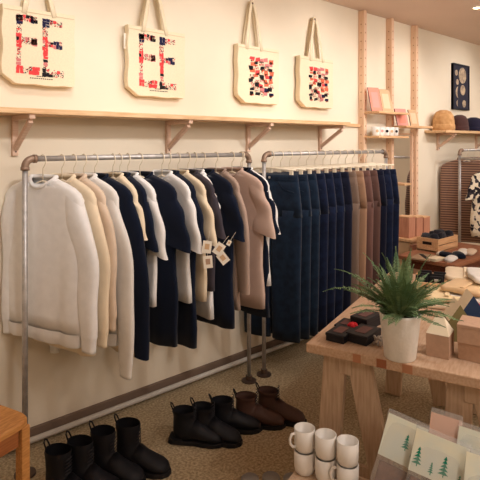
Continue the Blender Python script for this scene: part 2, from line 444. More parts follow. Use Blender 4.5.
def put_hanger(loc, rz, label):
    if not hg_used[0]:
        hg_used[0] = True; HG.location = loc; HG.rotation_euler = (0, 0, rz); HG['label'] = label; return HG
    return dup(HG, loc, rz, label)
TOPS = [ # neck pixel, turn, name, what it looks like, material, half width, length, sleeve, ribbed
 (43, 20, 'sweatshirt', 'white crew-neck sweatshirt facing out behind the end post', f_white, .245, .66, .585, True),
 (62, 16, 'sweatshirt', 'cream sweatshirt directly behind the front white sweatshirt', f_cream, .225, .72, .58, True),
 (74, 12, 'sweatshirt', 'beige sweatshirt third from the end post', f_beige, .225, .68, .52, True),
 (84, 14, 'sweatshirt', 'off-white sweatshirt with the lowest hanging sleeve', f_off, .235, .70, .74, True),
 (95, 19, 'long_sleeve_top', 'navy-black long-sleeved top next to the lowest white sleeve', f_black, .235, .74, .74, False),
 (113, 4, 't_shirt', 'cream tee squeezed between two black tops, left part of rack', f_cream, .205, .84, .2, False),
 (120, 5, 't_shirt', 'narrow black tee just right of the long-sleeved black top', f_black, .215, .66, .26, False),
 (128, 4, 't_shirt', 'white tee left of the broad black tee', f_white, .23, .62, .30, False),
 (140, 17, 't_shirt', 'broad black tee with the highest shoulder, mid rack', f_black, .24, .84, .29, False),
 (162, 3, 't_shirt', 'white tee right of the broad black tee', f_white, .235, .64, .30, False),
 (169, 2, 't_shirt', 'black tee between a white tee and a cream tee', f_black, .225, .88, .27, False),
 (178, 5, 't_shirt', 'cream tee left of the charcoal tee', f_cream, .22, .66, .28, False),
 (188, 3, 't_shirt', 'charcoal grey tee above the paper swing tags', f_char, .215, .62, .25, False),
 (195, -3, 't_shirt', 'thin white tee right of the charcoal tee', f_white, .17, .78, .12, False),
 (203, 8, 't_shirt', 'black tee just right of the thin white tee', f_black, .225, .84, .28, False),
 (216, 1, 'long_sleeve_top', 'taupe long-sleeved top right of the black tee', f_taupe, .20, .76, .58, False),
 (232, 8, 't_shirt', 'rose-beige tee with wide sleeve near the right end of the rack', f_rose, .235, .78, .29, False),
 (243, 2, 't_shirt', 'black tee second from the right end of the tops rack', f_black, .225, .84, .27, False),
 (251, 1, 't_shirt', 'white tee last on the tops rack, next to the jeans', f_white, .225, .66, .27, False),
]
for i, (npx, tw, nm, ds, m, hw, ln, sl, rib) in enumerate(TOPS):
    x = min(at_y(npx, 180, RAILY).x, XR1[1]-.055)
    if i == len(TOPS)-2: x -= .012
    phi = R(tw)
    cat = {'sweatshirt': 'sweatshirt', 't_shirt': 't-shirt', 'long_sleeve_top': 'shirt'}[nm]
    top_garment(nm, ds, cat, m, (x, RAILY, RAILZ), phi, hw, ln, sl, .021 if i else .03, rib, seed=i, group='tops hanging on the first rack', flare=.14 if sl < .4 else .26)
    put_hanger((x, RAILY, RAILZ), -(PI/2-phi), 'pale hanger of the '+ds.split(',')[0])

# paper swing tags among the tops
tag_spots = [(207, 247, 'pale paper swing tag left of the others, below the charcoal tee'), (208, 262, 'lowest paper swing tag, hanging below the charcoal tee'),
             (219, 249, 'upper of the two tilted kraft swing tags'), (223, 258, 'lower tilted swing tag at the right of the cluster'), (229, 243, 'tiny swing tag above the cluster, at its right')]
for i, (px, py, lab) in enumerate(tag_spots):
    p = at_y(px, py, 1.985-.004*i)
    t = thing('swing_tag', lab, 'tag', p, R(-35), 'paper swing tags')
    w, h = (.044, .06) if i < 4 else (.02, .026)
    M = Matrix.Rotation(R([8, -4, 35, -38, 30][i]), 4, 'Y')
    MB().box((0, 0, 0), (w, .0016, h), M).build('card', m_paper, t)
    MB().box((0, -.0012, .002), (w*.5, .0008, h*.45), M).build('print', m_tan if i != 1 else m_card, t)
    MB().tube([M @ Vector((0, 0, h*.5)), M @ Vector((.003, .004, h*.5+.05))], .0008, 5).build('string', m_paper, t)

# jeans on clip hangers
def jeans(label, m, loc, phi, seed=0, length=1.03, group='jeans and trousers on the second rack'):
    rn = random.Random(seed+50)
    t = thing('trousers', label, 'trousers', loc, -(PI/2-phi), group)
    zt = -.128; ht = .024
    ph = rn.uniform(0, 6)
    rings = []; N = 36
    for z, w, h in ((zt-.03, .185, .9), (zt-.09, .195, 1), (zt-.18, .205, 1.05), (zt-.26, .212, 1.05)):
        rings.append(superell(w, ht*h, N, z, lambda x, y, z: (x, y+.004*math.sin(x*40+ph)*(zt-z)*3, z), e=.5))
    mb = MB().loft(rings, (True, True))
    for s in (-1, 1):
        rr = []
        for i in range(11):
            q = i/10; z = zt-.22-(length-.22)*q
            hw = .106-.012*q; cx = s*(.104-.002*q)
            rr.append(superell(hw, ht*(1.02-.1*q), 20, z, lambda x, y, z: (x, y+.005*math.sin(z*9+ph+x*30)*q, z), cx=cx, e=.6))
        mb.loft(rr, (True, True))
    mb.build('legs', m, t, smooth=True)
    MB().loft([superell(.187, ht*1.02, N, zt-.036, e=.5), superell(.184, ht*1.04, N, zt-.018, e=.5), superell(.181, ht*1.0, N, zt, e=.5)], (False, True)).build('waistband', m, t, smooth=True)
    for s in (-1, 1):
        MB().tube([(s*.06, -ht*1.0, zt-.042), (s*.1, -ht*1.03, zt-.09), (s*.165, -ht*.98, zt-.105)], .0022, 6).build('pocket_seam', m, t, smooth=True)
    MB().lathe([(.0075, 0), (.0075, .003), (.004, .004)], 12).build('button', m_clip, t, loc=(0, -ht*1.03, zt-.018)).rotation_euler = (PI/2, 0, 0)
    return t
def clip_hanger_proto():
    t = thing('clip_hanger', 'clip hanger', 'hanger', (0, 0, -5), 0, 'clear clip hangers')
    pts = [(.0, 0, -.09), (0, 0, -.045), (.012, 0, -.03), (.020, 0, -.012)]
    pts += [(.0185*math.cos(a), 0, .0185*math.sin(a)) for a in [PI*i/10 for i in range(0, 10)]]+[(-.019, 0, -.004)]
    MB().tube(pts, .003, 8).build('hook', m_hang, t, smooth=True)
    MB().tube([(-.17, 0, -.098), (0, 0, -.088), (.17, 0, -.098)], .006, 8).build('bar', m_hang, t, smooth=True)
    for s in (-1, 1):
        MB().box((s*.14, 0, -.118), (.024, .016, .048)).build('clip', m_hang, t, bevel=.003)
    return t
CH = clip_hanger_proto()
JE = [('dark teal denim jeans facing out at the left end of the jeans rack', d_teal), ('dark denim jeans second from the left end of jeans rack', d_teal),
      ('dark denim jeans third from the left end of jeans rack', d_teal), ('navy jeans fourth from the left end of jeans rack', d_navy),
      ('navy jeans fifth from the left end of jeans rack', d_navy), ('black jeans with a pale seam, second before the taupe trousers', d_navy),
      ('black jeans directly left of the taupe trousers', d_blk), ('taupe trousers, first of the brown ones on jeans rack', d_taupe),
      ('light tan trousers in the middle of the brown ones', d_tan), ('umber trousers right of the light tan ones', d_rose), ('dark brown corduroy trousers right of the umber ones', d_brn),
      ('black jeans right of the brown trousers', d_blk), ('navy jeans second from the right end of jeans rack', d_navy), ('navy jeans at the right end of the jeans rack', d_navy)]
for i, (lab, m) in enumerate(JE):
    x = XR2[0]+.065+(3.46-XR2[0]-.065)*i/(len(JE)-1); phi = R(18+random.uniform(-2, 2))
    jeans(lab, m, (x, RAILY, RAILZ), phi, i)
    hl = 'clip hanger holding the '+' '.join(lab.split()[:10])
    if i == 0: CH.location = (x, RAILY, RAILZ); CH.rotation_euler = (0, 0, -(PI/2-phi)); CH['label'] = hl
    else: dup(CH, (x, RAILY, RAILZ), -(PI/2-phi), hl)

# right rack
m_str = stripe_mat('brown_striped_knit', (104, 76, 68), (168, 132, 108), 42)
m_str2 = cell_mat('black_white_pattern', [(236, 226, 206), (34, 32, 42), (228, 214, 190), (60, 56, 66), (240, 230, 210)], 34)
top_garment('striped_sweater', 'brown and tan striped sweater facing out on the right rack', 'sweater', m_str, (5.08, RAILY, RAILZ), R(24), .245, .76, .62, .03, True, seed=41, group='tops on the right rack', lim=-.243)
put_hanger((5.08, RAILY, RAILZ), -(PI/2-R(24)), 'pale plastic hanger holding the striped sweater')
for k, (m, lab) in enumerate(((f_taupe, 'taupe top behind the striped sweater'), (f_black, 'black top behind the taupe top on right rack'))):
    x = 5.24+.12*k
    top_garment('long_sleeve_top', lab, 'shirt', m, (x, RAILY, RAILZ), R(20), .23, .70, .55, .026, False, seed=60+k, group='tops on the right rack', lim=-.24)
    put_hanger((x, RAILY, RAILZ), -(PI/2-R(20)), 'pale plastic hanger holding the '+lab)
sp = (4.93, 1.985, 1.30)
top_garment('patterned_tee', 'black and white patterned tee at the right picture edge', 't-shirt', m_str2, sp, R(50), .23, .62, .2, .03, False, seed=77, group='tops on the right rack', lim=-.4)
put_hanger(sp, -(PI/2-R(50)), 'pale plastic hanger holding the patterned tee')

# ------------------------------------------------------------------ slotted uprights, small shelves, mirror
UX = [at_y(362.5, 100, YW-.03).x, at_y(390, 100, YW-.03).x, at_y(414.5, 100, YW-.03).x]
for x, lab in zip(UX, ('first slotted pine upright, left of the pink booklets', 'middle slotted pine upright, between the two booklet shelves', 'third slotted pine upright, right of the mirror')):
    t = thing('slotted_upright', lab, 'upright', (x, YW-.03, 0), 0, 'slotted pine uprights')
    MB().box((0, 0, ZC/2-.002), (.04, .058, ZC-.006)).build('post', m_pinep, t, bevel=.003)
    sl = MB()
    for k in range(34):
        z = .12+k*.07
        sl.box((0, -.0293, z), (.007, .002, .012)); sl.box((-.0203, 0, z), (.002, .009, .009))
    sl.build('slots', mat('slot_shadow_wood', (176, 128, 100), .9), t)
def small_shelf(x0, x1, z, lab, d=.14):
    return tag(MB().box(((x0+x1)/2, YW-.062-d/2, z-.009), (x1-x0, d, .018)).build('small_shelf', m_pine, bevel=.002), lab, 'shelf', 'small shelves on the slotted uprights')
sA = at_d(380, 112, 4.35).z; sB = at_d(405, 126, 4.6).z; sC = at_d(380, 136, 4.35).z; sD = at_d(394, 183, 4.5).z
small_shelf(UX[0]-.02, UX[1]+.02, sA, 'top small shelf holding coral and tan booklets')
small_shelf(UX[1]-.02, UX[2]+.02, sB, 'right small shelf above the mirror with a pink booklet')
small_shelf(UX[0]-.02, UX[1]+.02, sC, 'small shelf holding the row of white cups')
small_shelf(UX[1]-.05, UX[1]+.06, sD, 'short stub shelf on the middle upright')
def booklet(x, z, w, h, m, lab, tilt=14, rz=0, y=YW-.11):
    t = thing('booklet', lab, 'booklet', (x, y, z), R(rz), 'booklets on the small shelves')
    M = Matrix.Translation((0, 0, h/2*math.cos(R(tilt)))) @ Matrix.Rotation(R(-tilt), 4, 'X')
    MB().box((0, 0, .002), (w, .006, h), M).build('cover', m, t)
    MB().box((0, -.0035, -h*.02), (w*.62, .001, h*.66), M).build('cover_panel', m_tan2 if m is m_tan else m_pink2 if m is m_pink else m_pink, t)
    MB().box((-w*.5-.001, 0, 0), (.003, .0065, h), M).build('spine', m_char_p, t)
m_tan2 = mat('pale_tan_paper', (228, 204, 172), .8)
m_char_p = mat('dark_spine', (96, 62, 56), .8)
booklet(UX[0]+.03, sA, .115, .2, m_pink, 'coral red booklet on the top small shelf', rz=-14, y=YW-.13)
booklet(UX[0]+.19, sA, .115, .195, m_tan, 'tan booklet on the top small shelf', rz=-14, y=YW-.13)
booklet(UX[1]+.02, sB, .14, .15, m_pink2, 'rose pink booklet on the shelf above the mirror', rz=-10, y=YW-.13)
booklet(UX[1]+.22, sB, .10, .15, m_tan, 'tan booklet on the shelf above the mirror', rz=-14, y=YW-.13)
for k in range(5):
    x = UX[0]+.03+.072*k
    t = thing('cup', ('white cup with dark dot, ' if k in (2, 4) else 'white cup with tan dot, ')+['first', 'second', 'third', 'fourth', 'last'][k]+' from the left on the cup shelf', 'cup', (x, YW-.135, sC), 0, 'white cups on the small shelf')
    MB().lathe([(.026, 0), (.03, .01), (.033, .075), (.030, .075), (.027, .012), (0.001, .01)], 20, cap=(True, False)).build('body', m_mug, t, smooth=True)
    hp = [(.031*1, 0, .06), (.05, 0, .06), (.054, 0, .04), (.046, 0, .02), (.03, 0, .018)]
    MB().tube(hp, .004, 8).build('handle', m_mug, t, smooth=True)
    o = MB().lathe([(.012, 0), (.012, .002)], 14).build('dot', [m_tan, m_pink2, m_iblk, m_tan, m_iblk][k], t, loc=(-.016, -.027, .04)); o.rotation_euler = (PI/2, 0, -R(32))
# mirror between the middle and third upright
mt = thing('mirror', 'tall mirror in a thin pine frame between two slotted uprights', 'mirror', ((UX[1]+UX[2])/2, YW-.02, .62), 0)
mw = UX[2]-UX[1]-.05; mh = sB-.06-.62
MB().box((0, 0, mh/2), (mw-.03, .012, mh-.03)).build('glass', m_mirror, mt)
fr = MB()
for s in (-1, 1): fr.box((s*(mw/2-.01), 0, mh/2), (.02, .026, mh)); fr.box((0, 0, mh/2+s*(mh/2-.01)), (mw-.04, .026, .02))
fr.build('frame', m_pinep, mt)
# base unit under the mirror with boxes on it
bx0, bx1 = 3.93, UX[2]
zb = .65
m_rosefront = mat('rose_front', (206, 150, 124), .7)
bt = thing('low_cabinet', 'low pale cabinet unit standing below the mirror', 'cabinet', ((bx0+bx1)/2, YW-.2, 0), 0)
MB().box((0, 0, zb-.012), (bx1-bx0+.02, .22, .024)).build('top', m_pine, bt, bevel=.003)
MB().box((0, .01, (zb-.03)/2), (bx1-bx0, .19, zb-.03)).build('body', m_tan, bt)
for k in range(3):
    d = MB().box((0, -.092, .11+.2*k), (bx1-bx0-.03, .016, .18)).build('drawer', [m_cream, m_pinep, m_rosefront][k], bt, bevel=.003)
    MB().box((0, -.104, .13+.2*k), (.06, .01, .012)).build('handle', m_dkfit, d)
m_rosebox = wood('rose_wood', (208, 152, 126), (190, 130, 104), stretch=(12, 12, 1))
for k in range(3):
    x = bx0+.09+.125*k; h = .17-.012*k
    t = thing('wooden_box', ['tall reddish wooden box nearest the jeans, below the mirror', 'middle reddish wooden box below the mirror', 'right reddish wooden box below the mirror'][k], 'box', (x, YW-.2, zb), 0, 'reddish boxes below the mirror')
    MB().box((0, 0, h/2), (.105, .12, h)).build('body', m_rosebox, t, bevel=.003)
    MB().box((0, 0, h+.004), (.109, .124, .008)).build('lid', m_pine, t, bevel=.002)

# ------------------------------------------------------------------ hats, moon picture
def hat(px, lab, m, w, h, brim=False, seed=0):
    x = at_y(px, 120, YW-.1).x
    rn = random.Random(seed)
    t = thing('hat', lab, 'hat', (x, YW-.115, Z2), R(rn.uniform(-30, 30)), 'hats on the wall shelf')
    MB().lathe([(w*.49, .0), (w*.5, h*.2), (w*.5, h*.45), (w*.46, h*.7), (w*.34, h*.9), (w*.16, h*.99), (.002, h)], 28, cap=(True, False), sy=.9).build('crown', m, t, smooth=True)
    MB().lathe([(w*.50, 0), (w*.53, .008), (w*.53, h*.26), (w*.50, h*.3)], 28, cap=(False, False), sy=.9).build('cuff', m, t, smooth=True)
    if brim:
        MB().lathe([(.02, 0), (.03, .012), (.022, .03), (.002, .036)], 14, c=(0, 0, h-.006)).build('pompom', m, t, smooth=True)
hat(442, 'round tan knit hat, leftmost on the hat shelf', fab('tan_knit', (214, 168, 116), (190, 140, 92)), .225, .2)
hat(458, 'dark brown hat beside the tan knit hat', fab('brown_knit', (84, 58, 56)), .19, .165, seed=2)
hat(472, 'navy hat right of the dark brown hat', fab('navy_knit', (36, 34, 56)), .2, .15, seed=3)
a, b = at_y(451, 63, YW), at_y(467, 110, YW)
pw, ph_ = b.x-a.x, a.z-at_y(460, 110, YW).z
pic = thing('picture', 'narrow dark picture of pale moons on the wall above the hats', 'picture', ((a.x+b.x)/2, YW-.012, a.z-ph_), 0)
MB().box((0, 0, ph_/2), (pw, .02, ph_)).build('board', mat('slate_board', (46, 46, 62), .7), pic)
fr = MB()
for s in (-1, 1): fr.box((s*(pw/2-.008), -.004, ph_/2), (.016, .026, ph_)); fr.box((0, -.004, ph_/2+s*(ph_/2-.008)), (pw-.032, .026, .016))
fr.build('frame', mat('dark_frame', (34, 34, 46), .6), pic)
m_moon = mat('pale_moon', (206, 182, 150), .9, col2=(150, 132, 116), scale=30)
for u, v, r_, half in ((.58, .24, .085, 0), (.2, .2, .03, 0), (.32, .62, .06, 1), (.6, .56, .055, 0), (.68, .86, .04, 0), (.3, .86, .035, 1), (.26, .4, .03, 0)):
    n = 20; pts = []
    for k in range(n):
        an = 2*PI*k/n; xx = r_*math.cos(an); zz = r_*math.sin(an)
        if half and xx > 0: xx *= -.35
        pts.append(((u-.5)*pw+xx, zz+ph_*(1-v)))
    vs = [(x, -.0112, z) for x, z in pts]+[(x, -.0102, z) for x, z in pts]
    MB().add(vs, [tuple(range(n-1, -1, -1))]+[(i, n+i, n+(i+1) % n, (i+1) % n) for i in range(n)]).build('moon', m_moon, pic)

# ------------------------------------------------------------------ big display table
TZ = .68
C0 = at_z(306, 343, TZ); TA = AZ-R(30)
E1 = Vector((math.cos(TA), math.sin(TA), 0)); E2 = Vector((math.sin(TA), -math.cos(TA), 0))
TW, TL = .95, 1.3
def tp(u, v, z=TZ):           # u across (room side), v deeper
    p = Vector((C0.x, C0.y, 0))+E2*u+E1*v; p.z = z; return p
def tpx(px, py, z=TZ):
    p = at_z(px, py, z); return p
tb = thing('display_table', 'maple topped trestle table carrying the fern and kraft boxes', 'table', tp(TW/2, TL/2, 0), TA)
# local x = E1, local y = -E2
MB().box((0, 0, TZ-.018), (TL, TW, .036)).build('table_top', m_table, tb, bevel=.004)
for k in range(3): MB().box((-TL/2-.0008, TW/2-.2-.09*k, TZ-.018), (.002, .035-.006*(k == 0), .030)).build('end_grain_block', m_block if k == 1 else m_block2, tb)
def plank(mb, a, b, w, th, wdir):
    a, b = Vector(a), Vector(b); d = (b-a); L = d.length; d.normalize(); wd = Vector(wdir); wd = (wd-d*wd.dot(d)).normalized(); n = d.cross(wd)
    M = Matrix((wd.to_4d(), n.to_4d(), d.to_4d(), (0, 0, 0, 1))).transposed(); M.col[3] = ((a+b)/2).to_4d(); 
    for c in range(3): M[3][c] = 0
    M[3][3] = 1
    mb.box((0, 0, 0), (w, th, L), M)
for u0, fa, ub, fb in ((.092, .045, .178, .315), (.545, .50, .615, .75)):
    y_ = lambda u: TW/2-u
    um = (u0+ub)/2
    MB().box((0, y_(um), TZ-.036-.04), (TL-.12, .05, .08)).build('trestle_beam', m_legw, tb, bevel=.003)
    for v in (.085, TL-.12):
        x = v-TL/2
        for a_, b_ in ((u0, fa), (ub, fb)):
            mb = MB(); plank(mb, (x, y_(a_), TZ-.038), (x, y_(b_), 0.004), .088, .036, (0, 1, 0)); mb.build('leg', m_legw, tb, bevel=.003)
        MB().box((x, y_((u0+ub+fa+fb)/4), .2), (.02, (fb-fa)*.8, .05)).build('spreader', m_legw, tb, bevel=.003)

# potted fern
pp_ = at_z(400, 357, TZ)
fern = thing('potted_fern', 'green fern in a white ceramic pot at the front of the table', 'plant', (pp_.x, pp_.y, TZ), 0)
PR, PH = .073, .163
MB().lathe([(PR*.72, 0), (PR*.76, .004), (PR*.98, PH-.01), (PR, PH), (PR*.93, PH), (PR*.9, PH-.02), (.001, PH-.022)], 40, cap=(True, False)).build('pot', m_pot, fern, smooth=True).data.polygons[0].use_smooth = False
MB().lathe([(PR*.91, PH-.022), (PR*.8, PH-.015), (.001, PH-.010)], 24, cap=(True, False)).build('soil', m_soil, fern)
rn = random.Random(5)
def frond(L, az, el, droop, seed):
    r2 = random.Random(seed); mb = MB(); pts = []
    p = Vector((.035*math.cos(az)*r2.random(), .035*math.sin(az)*r2.random(), PH-.012)); e = el; n = 22
    for i in range(n+1):
        pts.append(p.copy()); d = Vector((math.cos(az)*math.cos(e), math.sin(az)*math.cos(e), math.sin(e)))
        p = p+d*(L/n); e -= droop/n*(.4+1.2*i/n); az += r2.uniform(-.02, .02)
        p.z = max(p.z, PH-.004 if math.hypot(p.x, p.y) < .06 else PH+.012)
    mb.tube(pts, [.0016*(1-.7*i/n) for i in range(n+1)], 5, mi=1)
    side0 = Vector((-math.sin(az), math.cos(az), 0))
    for i in range(3, n*2+1):
        q = i/(n*2); j = min(int(q*n), n-1); f_ = q*n-j; c = pts[j].lerp(pts[j+1], f_)
        t = (pts[j+1]-pts[j]).normalized(); up = side0.cross(t)
        ll = .019*math.sin(PI*min(1, .12+q*.95))**.8*(L/.2)**.5+.003
        for s in (-1, 1):
            d = (side0*s+t*.45+up*r2.uniform(-.25, .35)).normalized(); w = t*.0021
            mid = c+d*ll*.5+up*.002
            mb.add([c-w*.5, c+w*.5, mid+w*1.2, mid-w*1.2, c+d*ll], [(0, 1, 2, 3), (3, 2, 4)], 0)
    return mb
NF = 84
for k in range(NF):
    az = 2*PI*k/NF*3.02+rn.uniform(-.3, .3)
    el = R(rn.uniform(8, 85)); L = rn.uniform(.13, .215)
    if k % 12 == 0: L = .24; el = R(rn.uniform(75, 92))
    frond(L, az, el, rn.uniform(.3, 1.0), k).build('frond', [m_green, m_stem], fern, smooth=True)
# two long fronds arching to the left in the photograph
lf = math.atan2(CA, -SA)
frond(.31, lf+.1, R(44), 1.2, 90).build('frond', [m_green, m_stem], fern, smooth=True)
frond(.28, lf-.35, R(52), .9, 91).build('frond', [m_green, m_stem], fern, smooth=True)
frond(.22, lf+.45, R(30), .7, 92).build('frond', [m_green, m_stem], fern, smooth=True)

# black gift boxes
def black_box(px, py, w, l, h, rz, lab, lid=True):
    p = at_z(px, py, TZ)
    t = thing('gift_box', lab, 'box', (p.x, p.y, TZ), TA+R(rz), 'black boxes left of the fern')
    MB().box((0, 0, h*.36), (l, w, h*.72)).build('base', m_bbox, t, bevel=.002)
    MB().box((0, 0, h*.82), (l+.004, w+.004, h*.36)).build('lid', m_bbox, t, bevel=.003)
    MB().box((0, 0, h+.001), (l*.6, w*.5, .0015)).build('label', m_blabel, t)
black_box(341, 338, .075, .115, .032, -6, 'black gift box nearest the left corner of the table')
black_box(364, 339, .085, .13, .036, -10, 'black gift box just left of the white pot')
black_box(366, 326, .075, .12, .05, -14, 'black gift box behind the one next to the pot')
black_box(346, 327, .06, .1, .02, -4, 'flat black gift box at the back, under the red flower')
p = at_z(353, 327, TZ+.026)
fl = thing('red_flower', 'small red fabric flower lying on a black box', 'flower', (p.x, p.y, TZ+.0225), 0)
pet = MB()
for k in range(9):
    a = 2*PI*k/9*1.7; q = .009 if k > 4 else .013; c = Vector((q*math.cos(a), q*math.sin(a), .008+.003*(k > 4)))
    pet.lathe([(.002, -.006), (.009, -.002), (.011, .004), (.004, .010)], 8, c=c)
pet.build('petals', mat('red_petal', (206, 40, 52), .8), fl, smooth=True)
MB().lathe([(.005, 0), (.007, .012), (.002, .02)], 8).build('centre', m_ired, fl, smooth=True)
# trinkets beside the pot
p = at_z(381, 345, TZ)
t = thing('bead_necklace', 'pale bead necklace heaped against the left of the pot', 'necklace', (p.x-.0, p.y+.0, TZ), 0)
bd = MB()
for k in range(26):
    a = k*.62; q = .012+.0007*k
    bd.lathe([(.001, -.006), (.005, -.003), (.006, 0), (.005, .003), (.001, .006)], 8, c=(q*math.cos(a)*.8, q*math.sin(a), .006+.010*(k % 3)))
bd.build('beads', mat('bead_stone', (190, 178, 168), .5), t, smooth=True)

# house boxes and kraft boxes on the table
def house(px, py, w, dpt, hb, hr, rz, lab, body, slope, gable, hip=1):
    """house shaped gift box; gables at +-x"""
    p = at_z(px, py, TZ)
    t = thing('house_box', lab, 'box', (p.x, p.y, TZ), rz, 'house-shaped gift boxes')
    MB().box((0, 0, hb/2), (dpt, w, hb)).build('body', body, t, bevel=.0015)
    g = MB(); x = dpt/2; y = w/2
    vs = [(-x, -y, hb), (-x, y, hb), (-x*hip, 0, hb+hr), (x, -y, hb), (x, y, hb), (x*hip, 0, hb+hr)]
    g.add(vs, [(0, 2, 1), (3, 4, 5)], 1); g.add(vs, [(0, 3, 5, 2), (1, 2, 5, 4), (0, 1, 4, 3)], 0)
    g.build('roof', [slope, gable], t)
view = math.atan2
house(440, 354, .08, .08, .082, .055, R(104), 'kraft house box with tapered cream roof beside the fern', m_card, m_cream, m_cream, .38)
house(457, 337, .085, .11, .078, .066, R(38), 'house box with olive gable behind the kraft house box', m_olive, m_cream, m_olive)
house(470, 327, .085, .11, .080, .066, R(38), 'house box with navy gable at the far end of the row', m_navyc, m_cream, m_navyc)
def kraft(px, py, z, l, w, h, rz, lab):
    p = at_z(px, py, z)
    t = thing('kraft_box', lab, 'box', (p.x, p.y, z), TA+R(rz), 'stacked kraft boxes')
    MB().box((0, 0, h/2), (l, w, h)).build('body', m_card, t, bevel=.002)
    MB().box((0, 0, h-.006), (l+.002, w+.002, .013)).build('lid', m_card, t, bevel=.002)
    return t
kraft(478, 358, TZ, .10, .11, .062, -8, 'lower kraft box at the right edge of the table')
pk = at_z(477, 358, TZ)
t = kraft(477, 358, TZ, .115, .115, .066, -2, 'upper kraft box stacked at the right edge of the table')
t.location = (pk.x, pk.y, TZ+.0625)

# folded shirts heap
fs_cols = [f_cream, fab('pale_yellow', (240, 218, 176)), f_off, fab('sand', (226, 194, 152))]
fold_names = []
def folded(p, l, w, h, rz, m, lab, seed):
    rn = random.Random(seed); t = thing('folded_shirt', lab, 'shirt', p, rz, 'folded shirts on the table')
    rings = []
    for z, k in ((0, .94), (h*.15, 1), (h*.5, 1.01), (h*.85, .99), (h, .92)):
        rings.append([(x+.004*math.sin(y*50+seed), y+.004*math.sin(x*43+seed), zz+.003*math.sin(x*30+y*26+seed)*(z > 0)) for x, y, zz in superell(l/2*k, w/2*k, 36, z, e=.3)])
    MB().loft(rings).build('body', m, t, smooth=True)
    MB().box((0, 0, h+.004), (l*.9, .02, .006)).build('placket', m, t, bevel=.002)
words = ['bottom', 'second', 'third', 'top']
for si, (px, py, nst, rz) in enumerate(((447, 303, 2, 6), (471, 304, 3, -8), (466, 291, 3, 4), (492, 300, 4, 12))):
    pl = ['left front', 'right front', 'back', 'rightmost'][si]
    for k in range(nst):
        p = at_z(px, py, TZ); p.z = TZ+.0005+k*.034; p += Vector((random.uniform(-.01, .01), random.uniform(-.01, .01), 0))
        folded(p, .25, .2, .026, TA+R(rz+random.uniform(-8, 8)), fs_cols[(k+si) % 4], ('top' if k == nst-1 else words[k])+' folded shirt of the '+pl+' stack behind the house boxes', si*10+k)
p = at_z(484, 322, TZ)
folded(p, .12, .09, .06, TA, fab('red', (190, 54, 70)), 'folded red cloth at the right picture edge beside the navy house', 99)

# small open wooden box with black things, far end of the table
def crate(name, lab, cat, loc, rz, L, W, H, m, slot=True):
    t = thing(name, lab, cat, loc, rz)
    th = .012
    MB().box((0, 0, th/2), (L, W, th)).build('bottom', m, t)
    for s in (-1, 1):
        MB().box((s*(L/2-th/2), 0, H/2), (th, W, H)).build('end_panel', m, t, bevel=.002)
        n = 2
        for k in range(n):
            MB().box((0, s*(W/2-th/2), H*(k+.5)/n), (L-2*th, th, H/n-.006)).build('side_slat', m, t, bevel=.002)
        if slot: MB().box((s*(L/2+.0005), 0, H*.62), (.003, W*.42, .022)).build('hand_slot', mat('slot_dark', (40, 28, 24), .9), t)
    return t
p = at_z(431, 293, TZ)
crate('wooden_tray', 'small wooden box with hand slot behind the fern', 'box', (p.x, p.y, TZ), TA+R(10), .2, .15, .075, m_pine)
for k in range(6):
    q = Vector((p.x, p.y, TZ+.013))+E1*(.055*(k % 3-1))+E2*(.035*(k//3*2-1))
    t = thing('wallet', ['black leather wallet standing in the small wooden box, '+w for w in ('front left', 'middle left', 'back left', 'front right', 'middle right', 'back right')][k], 'wallet', q, TA+R(10), 'black wallets in the small box')
    MB().box((0, 0, .044), (.016, .06, .085), Matrix.Rotation(R(8), 4, 'Y')).build('body', m_blk, t, bevel=.004)
    MB().box((-.004, 0, .068), (.016, .02, .012), Matrix.Rotation(R(8), 4, 'Y')).build('clasp', m_clip, t, bevel=.002)

# ------------------------------------------------------------------ small dark side table behind
QZ = .60
tx0, ty0 = 3.53, 1.69
t = thing('side_table', 'red-brown wooden side table behind the display table', 'table', (tx0+.42, ty0+.23, 0), 0)
MB().box((0, 0, QZ-.014), (.84, .46, .028)).build('table_top', wood('brown_top', (166, 112, 82), (142, 90, 66)), t, bevel=.005)
MB().box((0, 0, QZ-.06), (.76, .38, .06)).build('apron', m_dkwood, t)
for sx in (-1, 1):
    for sy in (-1, 1):
        MB().box((sx*.37, sy*.18, (QZ-.03)/2), (.045, .045, QZ-.03)).build('leg', m_dkwood, t, bevel=.004)
MB().box((0, 0, .2), (.7, .36, .02)).build('lower_shelf', m_dkwood, t)
crate('wooden_crate', 'pale slatted wooden crate of dark knits on the side table', 'crate', (3.98, 2.055, QZ), 0, .33, .18, .105, m_pine)
for k in range(7):
    x = 3.98-.12+.12*(k % 3)+(.06 if k > 5 else 0); y = 2.055+(-.035 if k % 6 < 3 else .035); z = QZ+.014+(.0 if k < 6 else .07)
    t = thing('rolled_knit', ['dark rolled knit in the wooden crate, '+w for w in ('front left', 'front middle', 'front right', 'back left', 'back middle', 'back right')][k] if k < 6 else 'dark rolled knit lying on top of the crate heap', 'knit', (x, y, z), random.uniform(-.5, .5), 'dark knits in the crate')
    rr = []; hh = .125 if k < 6 else .08
    MB().lathe([(.01, 0), (.03, .008), (.034, hh*.4), (.036, hh*.75), (.028, hh*.95), (.006, hh)], 16).build('body', fab('dark_knit%d' % (k % 2), [(34, 36, 46), (58, 60, 68)][k % 2]), t, smooth=True)
    MB().tube([(.036*math.cos(a), .036*math.sin(a), hh*.72+.006*math.sin(3*a)) for a in [2*PI*i/16 for i in range(16)]], .004, 6, loop=True).build('cuff', f_char, t, smooth=True)
